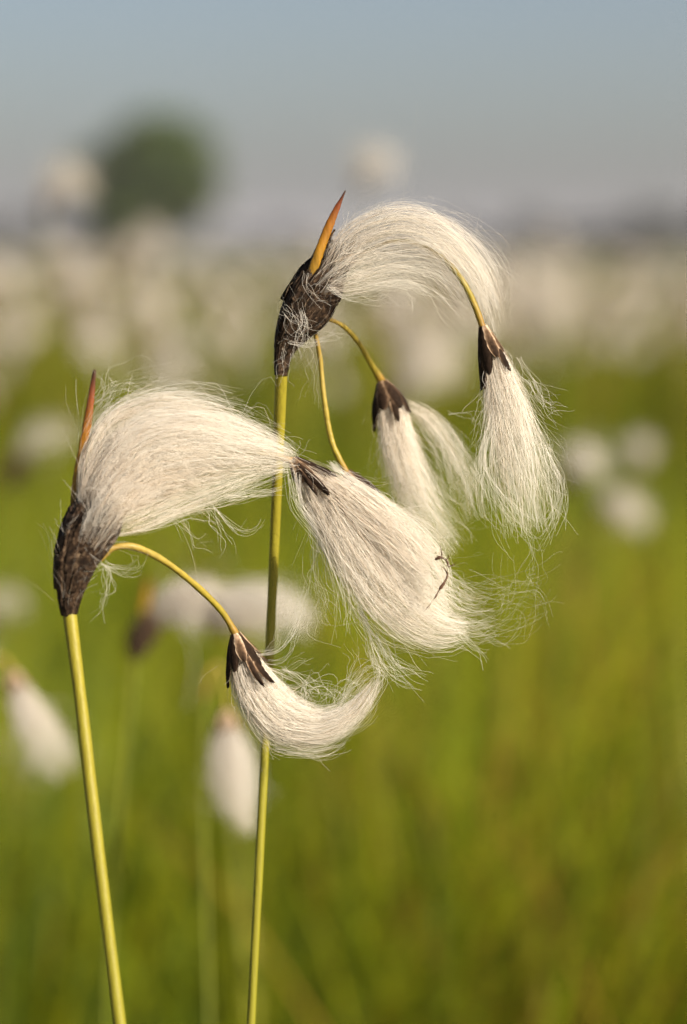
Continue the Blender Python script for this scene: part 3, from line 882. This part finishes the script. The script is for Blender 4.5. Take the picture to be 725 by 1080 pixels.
background_plant('blurred cottongrass at the left edge with a slack pale tuft hanging beside the slanting stem', 0.70,
                 [(-30, 760), (-34, 860), (-40, 1000), (-44, 1200)],
                 ([(-30, 762), (-28, 748), (-22, 732), (-16, 720)], [7, 12, 13, 9]), None,
                 [([(-20, 722), (-26, 690), (-40, 676)], [8, 16, 10], 250)],
                 [([(-18, 724), (-6, 696), (6, 696), (14, 712)], [(13, 710), (22, 735), (36, 764), (52, 790), (66, 810)], [6, 15, 22, 25, 22], 300, False)])
background_plant('blurred greyish cottongrass beside the orange tip of the full tuft, dark at its left', 1.15,
                 [(12, 512), (10, 600), (6, 760), (0, 1000)],
                 ([(12, 514), (13, 500), (18, 488), (24, 480)], [6, 11, 12, 8]), None,
                 [([(22, 484), (34, 466), (48, 456), (64, 458), (74, 470)], [7, 15, 18, 16, 9], 120)], [])
background_plant('faint greyish blurred cottongrass at the left edge above the slack hanging tuft', 1.2,
                 [(-16, 672), (-16, 760), (-18, 900)], ([(-16, 674), (-15, 662), (-10, 650)], [6, 10, 8]), None,
                 [([(-12, 652), (-2, 636), (10, 634), (22, 650)], [7, 15, 17, 10], 110)], [])
background_plant('blurred pale cottongrass just right of the rightmost hanging tuft, brownish at its left', 1.35,
                 [(596, 520), (594, 620), (592, 800)], ([(596, 522), (595, 510), (597, 500), (601, 492)], [6, 9, 9, 6]), None,
                 [([(598, 500), (604, 484), (614, 482), (626, 490), (632, 506)], [8, 17, 19, 17, 10], 300)], [])
background_plant('small round blurred cottongrass, highest of three pale spots right of the tufts', 1.8,
                 [(664, 496), (664, 600), (664, 700)], ([(664, 498), (665, 490), (667, 485)], [4, 6, 5]), None,
                 [([(664, 488), (669, 478), (677, 475), (686, 482)], [9, 13, 14, 9], 600)], [])
background_plant('blurred white cottongrass, lowest of three pale spots right of the tufts', 1.5,
                 [(632, 548), (632, 640), (632, 760)], ([(632, 550), (633, 541), (636, 535)], [4, 7, 6]), None,
                 [([(634, 540), (644, 532), (658, 534), (672, 546), (680, 556)], [7, 13, 15, 14, 9], 560)], [])
background_plant('broad pale blurred cottongrass seen between the two upper hanging tufts', 1.4,
                 [(418, 420), (418, 520), (416, 640)], ([(418, 422), (418, 410), (422, 400)], [6, 9, 7]), None,
                 [([(420, 404), (430, 384), (450, 374), (470, 384), (482, 402)], [9, 18, 22, 20, 12], 380)], [])
background_plant('blurred cottongrass standing alone against the sky above the tallest sharp head', 1.9,
                 [(382, 200), (384, 260), (386, 360)], ([(382, 202), (382, 192), (385, 185)], [4, 6, 5]), None,
                 [([(382, 194), (386, 178), (395, 171), (405, 177), (408, 186)], [10, 17, 19, 16, 8], 460)], [])
background_plant('blurred cottongrass against the sky beside the dark round tree', 1.7,
                 [(50, 226), (50, 300), (48, 400)], ([(50, 228), (50, 216), (54, 206)], [5, 7, 6]), None,
                 [([(48, 214), (56, 196), (68, 186), (84, 192), (92, 206)], [9, 17, 20, 17, 10], 360)], [])
background_plant('blurred cottongrass in front of the foot of the dark round tree', 2.3,
                 [(146, 280), (146, 340), (146, 420)], ([(146, 282), (146, 274), (149, 266)], [4, 6, 5]), None,
                 [([(147, 270), (151, 254), (158, 248), (167, 255), (171, 267)], [9, 14, 16, 13, 8], 260)], [])
background_plant('large whitish blurred cottongrass in the field right of the arching tuft', 1.9,
                 [(556, 360), (556, 440), (556, 560)], ([(556, 362), (556, 352), (560, 344)], [5, 7, 6]), None,
                 [([(558, 346), (566, 326), (580, 316), (594, 326), (600, 344)], [10, 20, 24, 22, 14], 480)], [])

FIELDG = 'cottongrass plants scattered over the field behind'
for k in range(4):
    used.discard(k)
LAB = 'small pale blurred cottongrass head in the crowded band of the field below the horizon'
cnt = 0
far_spots = []
r2 = random.Random(5)
while cnt < 165:
    z = math.sqrt(r2.uniform(2.5 ** 2, 7.0 ** 2))
    x = r2.uniform(-0.135, 0.135) * z
    hh = r2.gauss(0.39, 0.035)
    dy = (CAM_H - hh) / z * 3000
    if mnoise.noise(Vector((x * 1.6, z * 0.8, 4.0))) < r2.uniform(-0.3, 0.4):
        continue
    if dy > 125 or hh > 0.475 + 0.002 * z:
        continue
    place(r2.randrange(4), np.array([x, z, hh]), r2.uniform(-0.5, 0.6), LAB, FIELDG)
    cnt += 1

# the countless rest of the flowering field: one object
mb = MB()
mbs = MB()
n = 1700
zz = np.sqrt(rng.uniform(0, 1, n)) ** 1.3 * 50 + 7
xx = rng.uniform(-0.5, 0.5, n) * zz
extra = 3600                                                    # just outside the frame, near
z2 = np.sqrt(rng.uniform(2.2 ** 2, 7.5 ** 2, extra))
x2 = np.sign(rng.uniform(-1, 1, extra)) * rng.uniform(0.15, 0.7, extra) * z2
zz, xx = np.r_[zz, z2], np.r_[xx, x2]
n = len(zz)
patchy = np.array([mnoise.noise(Vector((a * 0.55, b * 0.30, 17.0))) for a, b in zip(xx, zz)])
keep = patchy > rng.uniform(-0.55, 0.35, n)
xx, zz = xx[keep], zz[keep]
n = len(zz)
hh = np.clip(rng.normal(0.36, 0.035, n), 0.26, 0.44)
size = np.maximum(1.0, zz / 26.0) * rng.uniform(0.8, 1.25, n)   # farther heads stand for the cluster round them
K = 7
P = np.zeros((n * K, 5, 3))
rad = np.zeros((n * K, 5))
for k in range(K):
    a = rng.uniform(-0.5, 0.5, n)
    up = rng.uniform(-0.9, 0.7, n)
    L = rng.uniform(0.026, 0.046, n) * size
    s = np.linspace(0, 1, 5)
    d0 = np.stack([np.cos(a), np.sin(a), up], -1)
    P[k::K] = np.stack([xx, zz, hh], -1)[:, None] + d0[:, None] * (L[:, None, None] * s[None, :, None]) + np.array([0, 0, -1])[None, None] * (L[:, None] * 0.5 * s[None] ** 2)[..., None]
    P[k::K] += rng.normal(0, 0.005, (n, 1, 3)) * size[:, None, None]
    rad[k::K] = (0.0040 * size)[:, None] * np.array([0.3, 0.9, 1.0, 0.75, 0.15])[None]
tubes(mb, P, rad, 4, tone=rng.uniform(0.2, 1, n * K)[:, None] * np.ones((1, 5)))
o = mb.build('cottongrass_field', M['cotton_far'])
o['kind'] = 'stuff'
o['label'] = 'band of countless white cottongrass heads filling the field up to the horizon'
o['category'] = 'cottongrass'

# ------------------------------------------------------------------ grass
mb = MB()
def grass(n, z0, z1, half, hrange, width, m=5, power=2.0, bend=0.5, tint=1.0):
    z = (rng.uniform(0, 1, n) * (z1 ** power - z0 ** power) + z0 ** power) ** (1 / power)
    x = rng.uniform(-1, 1, n) * (half * z + 0.25)
    patch = np.array([mnoise.noise(Vector((a * 1.7, b * 1.1, 3.0))) for a, b in zip(x, z)])
    patch2 = np.array([mnoise.noise(Vector((a * 5.0, b * 2.5, 9.0))) for a, b in zip(x, z)])
    h = rng.uniform(*hrange, n) * (1 + 0.25 * patch)
    hmax = CAM_H - 0.037 * z                                         # blades stay below the flower heads
    h = np.minimum(h, np.where(z < 2.8, CAM_H - 0.052 * z - 0.02, 0.36) * rng.uniform(0.85, 1.0, n)) if z0 < 2.8 else h
    az = rng.uniform(0, 2 * math.pi, n)
    b = rng.uniform(0.05, bend, n) * h
    s = np.linspace(0, 1, m)
    D = np.stack([np.cos(az) + 0.5, np.sin(az) * 0.6, np.zeros(n)], -1)
    C = np.stack([x, z, np.zeros(n)], -1)[:, None] + np.array([0, 0, 1.0])[None, None] * (h[:, None] * (s - 0.12 * s ** 3)[None])[..., None] + D[:, None] * (b[:, None] * (s ** 2)[None])[..., None]
    sd = np.stack([np.cos(az + 1.4), np.sin(az + 1.4), np.zeros(n)], -1)
    w = (width * rng.uniform(0.6, 1.4, n))[:, None] * np.array([0.7, 1.0, 0.9, 0.6, 0.08][:m])[None]
    V = np.stack([C - sd[:, None] * w[..., None], C + sd[:, None] * w[..., None]], 2)
    idx = np.arange(n * m * 2).reshape(n, m, 2)
    F = np.stack([idx[:, :-1, 0], idx[:, :-1, 1], idx[:, 1:, 1], idx[:, 1:, 0]], -1).reshape(-1, 4)
    kind = rng.uniform(0, 1, n) + 0.22 * patch + 0.25 * patch2
    g1, g2, g3, g4 = np.array([0.185, 0.24, 0.011]), np.array([0.295, 0.31, 0.014]), np.array([0.36, 0.22, 0.04]), np.array([0.09, 0.135, 0.016])
    hue = np.where((kind < 0.25)[:, None], g4, np.where((kind < 0.58)[:, None], g1, np.where((kind < 0.95)[:, None], g2, g3)))
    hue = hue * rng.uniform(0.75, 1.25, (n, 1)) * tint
    hue = np.repeat(hue, m * 2, axis=0)
    mb.add(V, F, hue=hue)
grass(48000, 1.15, 3.2, 0.55, (0.08, 0.40), 0.0013, bend=1.0)
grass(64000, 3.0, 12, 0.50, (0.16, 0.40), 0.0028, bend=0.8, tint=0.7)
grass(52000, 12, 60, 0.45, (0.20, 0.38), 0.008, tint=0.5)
o = mb.build('grass', M['grass'])
o['kind'] = 'stuff'
o['label'] = 'dense yellow-green sedge and grass blades covering the bog'
o['category'] = 'grass'

# ------------------------------------------------------------------ ground, hills
def sheet(name, z, x0, x1, y0, y1, mat):
    me = bpy.data.meshes.new(name)
    me.from_pydata([(x0, y0, z), (x1, y0, z), (x1, y1, z), (x0, y1, z)], [], [(0, 1, 2, 3)])
    me.materials.append(mat)
    ob = bpy.data.objects.new(name, me)
    COL.objects.link(ob)
    return ob
g = sheet('ground', 0, -2600, 2600, -300, 2900, M['ground'])
g['kind'] = 'structure'
g['label'] = 'flat boggy ground under the grass reaching the horizon'
mb = MB()
nx_, ny_ = 160, 10
X = np.linspace(-1500, 1500, nx_)
Yv = np.linspace(0, 1, ny_)
hgt = np.array([14 + 8 * mnoise.noise(Vector((x / 320.0, 1.3, 0))) + 3 * mnoise.noise(Vector((x / 60.0, 7.3, 0))) + 1.5 * mnoise.noise(Vector((x / 17.0, 2.3, 0))) for x in X])
V = np.zeros((ny_, nx_, 3))
V[..., 0] = X[None]
V[..., 1] = (1900 + Yv * 600)[:, None] + 20 * np.sin(X / 90.0)[None]
V[..., 2] = np.sin(np.minimum(Yv * 1.8, 1) * math.pi / 2)[:, None] * hgt[None] - 0.2
idx = np.arange(nx_ * ny_).reshape(ny_, nx_)
F = np.stack([idx[:-1, :-1], idx[:-1, 1:], idx[1:, 1:], idx[1:, :-1]], -1).reshape(-1, 4)
mb.add(V, F, hue=np.tile(np.array([[0.035, 0.04, 0.022]]), (nx_ * ny_, 1)))
h = mb.build('hills', M['leaf'])
h['kind'] = 'structure'
h['label'] = 'low wooded rise along the hazy horizon'

# ------------------------------------------------------------------ trees
def make_tree(lobes, h, nleaf, leaf, label, greens, group=None, trunk_r=0.22):
    r = thing('broadleaf_tree', label, 'tree', (0, 0, 0), group)
    mb = MB()
    Y = (0, 1, 0)
    stem_tube(mb, np.array([(0, 0, -0.2), (0.05, 0, h * 0.2), (0.0, 0.1, h * 0.5), (0.15, 0, h * 0.85)]), [trunk_r, trunk_r * 0.75, trunk_r * 0.5, trunk_r * 0.12], n=20, sides=10, ref=Y)
    for (cx, cy, cz, rx, ry, rz) in lobes:
        z0 = h * rng.uniform(0.15, 0.4)
        stem_tube(mb, np.array([(0, 0, z0), (cx * 0.5, cy * 0.5, (z0 + cz) / 2 + 0.2), (cx, cy, cz)]), [trunk_r * 0.4, trunk_r * 0.25, trunk_r * 0.08], n=10, sides=6, ref=Y)
    mb.build('trunk', M['bark'], r)
    mb = MB()
    vol = np.array([l[3] * l[4] * l[5] for l in lobes])
    for li, l in enumerate(lobes):
        k = int(nleaf * vol[li] / vol.sum())
        # leaves sit in clumps inside the lobe
        nc = max(8, k // 28)
        d = unit(rng.standard_normal((nc, 3)))
        cc = np.array(l[:3]) + d * (rng.uniform(0.25, 1, nc) ** 0.45)[:, None] * np.array(l[3:])
        ci = rng.integers(0, nc, k)
        c = cc[ci] + rng.normal(0, 0.13, (k, 3)) * np.array(l[3:])
        nrm = unit(rng.standard_normal((k, 3)) + 0.6 * (c - np.array(l[:3])) / np.array(l[3:]))
        a = unit(np.cross(nrm, rng.standard_normal((k, 3))))
        b = np.cross(nrm, a)
        sz = leaf * rng.uniform(0.6, 1.4, k)[:, None]
        V = np.stack([c - a * sz, c - b * sz * 0.6, c + a * sz, c + b * sz * 0.6], 1)
        F = np.arange(k * 4).reshape(k, 4)
        hue = np.array(greens)[rng.integers(0, len(greens), nc)][ci] * rng.uniform(0.75, 1.3, (k, 1))
        mb.add(V, F, hue=np.repeat(hue, 4, axis=0))
    mb.build('crown', M['leaf'], r)
    return r


GR = [(0.055, 0.095, 0.014), (0.08, 0.11, 0.016), (0.045, 0.075, 0.014)]
t = make_tree([(0.7, 0, 4.9, 2.5, 2.6, 2.2), (-2.1, 0.4, 3.9, 1.8, 2.2, 1.6), (1.4, -0.5, 3.6, 1.9, 2, 1.8), (-0.9, -0.4, 2.4, 2.0, 2, 1.5), (0.6, 0.3, 2.0, 1.7, 1.8, 1.2), (-1.4, 0.2, 1.1, 1.2, 1.2, 0.9)],
              6.9, 18000, 0.19, 'dark green round tree standing alone at the left against the sky', GR)
p = at(156, 266, d=200)
t.location = (p[0], p[1], 0)
t.scale = (1.5, 1.5, 1.40)

GR2 = [(0.026, 0.036, 0.012), (0.034, 0.040, 0.014)]
FARG = 'trees along the far edge of the field'
far_a = make_tree([(0, 0, 5.2, 3.6, 3.2, 3.0), (-2.2, 0.3, 4.0, 2.8, 2.4, 2.4), (2.4, 0, 3.8, 2.8, 2.4, 2.3), (0, 0, 2.3, 3.2, 2.6, 1.6)], 8.0, 2600, 0.36, 'x', GR2, FARG)
far_b = make_tree([(0, 0, 4.4, 4.2, 3.2, 2.4), (2.8, 0.3, 3.2, 3.0, 2.4, 2.0), (-3.0, 0, 2.8, 2.8, 2.4, 1.9), (0, 0, 1.8, 4.2, 2.6, 1.4)], 6.6, 2600, 0.36, 'x', GR2, FARG)
LABF = 'hazy dark tree in the row along the far edge of the field'
spots = [(690, 430, 0.8, 0, 'darkest tree on the horizon, standing by the right edge of the field'),
         (640, 520, 0.9, 1, LABF), (722, 450, 0.75, 1, LABF), (600, 600, 0.9, 1, LABF), (560, 640, 1.0, 0, LABF), (520, 700, 0.8, 1, LABF), (480, 720, 0.9, 0, LABF),
         (436, 800, 0.9, 1, LABF), (300, 820, 0.9, 0, LABF), (250, 760, 0.8, 1, LABF), (60, 640, 1.0, 1, LABF), (20, 600, 1.0, 0, LABF), (-20, 560, 0.9, 1, LABF),
         (760, 430, 0.85, 0, LABF), (800, 470, 1.0, 1, LABF), (-70, 600, 1.0, 0, LABF), (665, 480, 0.75, 1, LABF), (95, 720, 0.9, 0, LABF)]
first = {0: far_a, 1: far_b}
for X_, d, s, k, lab in spots:
    q = at(X_, 266, d=d)
    s *= 1.15
    if first.get(k) is not None:
        o = first.pop(k)
        o.location = (q[0], q[1], 0)
        o.scale = (s,) * 3
        o['label'] = lab
    else:
        copy_thing(far_a if k == 0 else far_b, (q[0], q[1], 0), r2.uniform(0, 6.28), s, lab, FARG)

# ------------------------------------------------------------------ air
HAZE = True
if HAZE:
    me = bpy.data.meshes.new('haze')
    x0, x1, y0, y1, z0, z1 = -2700, 2700, -400, 3000, -1.0, 30.0
    vs = [(x, y, z) for x in (x0, x1) for y in (y0, y1) for z in (z0, z1)]
    me.from_pydata(vs, [], [(0, 1, 3, 2), (4, 6, 7, 5), (0, 4, 5, 1), (2, 3, 7, 6), (0, 2, 6, 4), (1, 5, 7, 3)])
    m, nt, out = new_mat('haze_air')
    pv = N(nt, 'ShaderNodeVolumePrincipled')
    pv.inputs['Color'].default_value = (0.74, 0.75, 0.86, 1)
    pv.inputs['Density'].default_value = 0.0003
    pv.inputs['Anisotropy'].default_value = 0.0
    nt.links.new(pv.outputs[0], out.inputs['Volume'])
    me.materials.append(m)
    o = bpy.data.objects.new('haze', me)
    COL.objects.link(o)
    o['kind'] = 'stuff'
    o['label'] = 'thin pale haze hanging over the field'

# ------------------------------------------------------------------ light
SUN_AZ, SUN_EL = R(128), R(33)       # azimuth from the view direction towards the right
w = bpy.data.worlds.new('World')
sc.world = w
w.use_nodes = True
nt = w.node_tree
nt.nodes.clear()
sky = nt.nodes.new('ShaderNodeTexSky')
sky.sky_type = 'NISHITA'
sky.sun_disc = False
sky.sun_elevation = SUN_EL
sky.sun_rotation = SUN_AZ
sky.air_density = 0.75
sky.dust_density = 2.4
sky.ozone_density = 0.1
bg = nt.nodes.new('ShaderNodeBackground')
bg.inputs['Strength'].default_value = 0.054
wo = nt.nodes.new('ShaderNodeOutputWorld')
nt.links.new(sky.outputs[0], bg.inputs[0])
nt.links.new(bg.outputs[0], wo.inputs[0])

ld = bpy.data.lights.new('sun', 'SUN')
ld.energy = 5.0
ld.angle = R(0.53)
ld.color = (1.0, 0.875, 0.69)
lo = bpy.data.objects.new('sun', ld)
COL.objects.link(lo)
sd = Vector((math.sin(SUN_AZ) * math.cos(SUN_EL), math.cos(SUN_AZ) * math.cos(SUN_EL), math.sin(SUN_EL)))
lo.rotation_euler = (-sd).to_track_quat('-Z', 'Y').to_euler()
lo.location = (2, -2, 3)

# ------------------------------------------------------------------ camera
cd = bpy.data.cameras.new('camera')
cd.sensor_fit = 'VERTICAL'
cd.sensor_height = 23.6
cd.lens = 23.6 * FOCUS / (1080 * PX)
cd.clip_start = 0.01
cd.clip_end = 6000
cd.dof.use_dof = True
cd.dof.focus_distance = FOCUS - 0.002
cd.dof.aperture_fstop = cd.lens / 9.2
cd.dof.aperture_blades = 0
co = bpy.data.objects.new('camera', cd)
COL.objects.link(co)
co.location = CAM
co.rotation_euler = (math.pi / 2 - PITCH, 0, 0)
sc.camera = co

# ------------------------------------------------------------------ render settings
sc.view_settings.view_transform = 'Standard'
sc.view_settings.look = 'None'
sc.view_settings.gamma = 1
sc.view_settings.exposure = 1.0
cy = sc.cycles
cy.max_bounces = 12
cy.diffuse_bounces = 10
cy.transmission_bounces = 8
cy.volume_bounces = 0
cy.use_adaptive_sampling = False
cy.use_denoising = True
try:
    cy.denoiser = 'OPENIMAGEDENOISE'
    cy.denoising_input_passes = 'RGB'
except Exception:
    pass
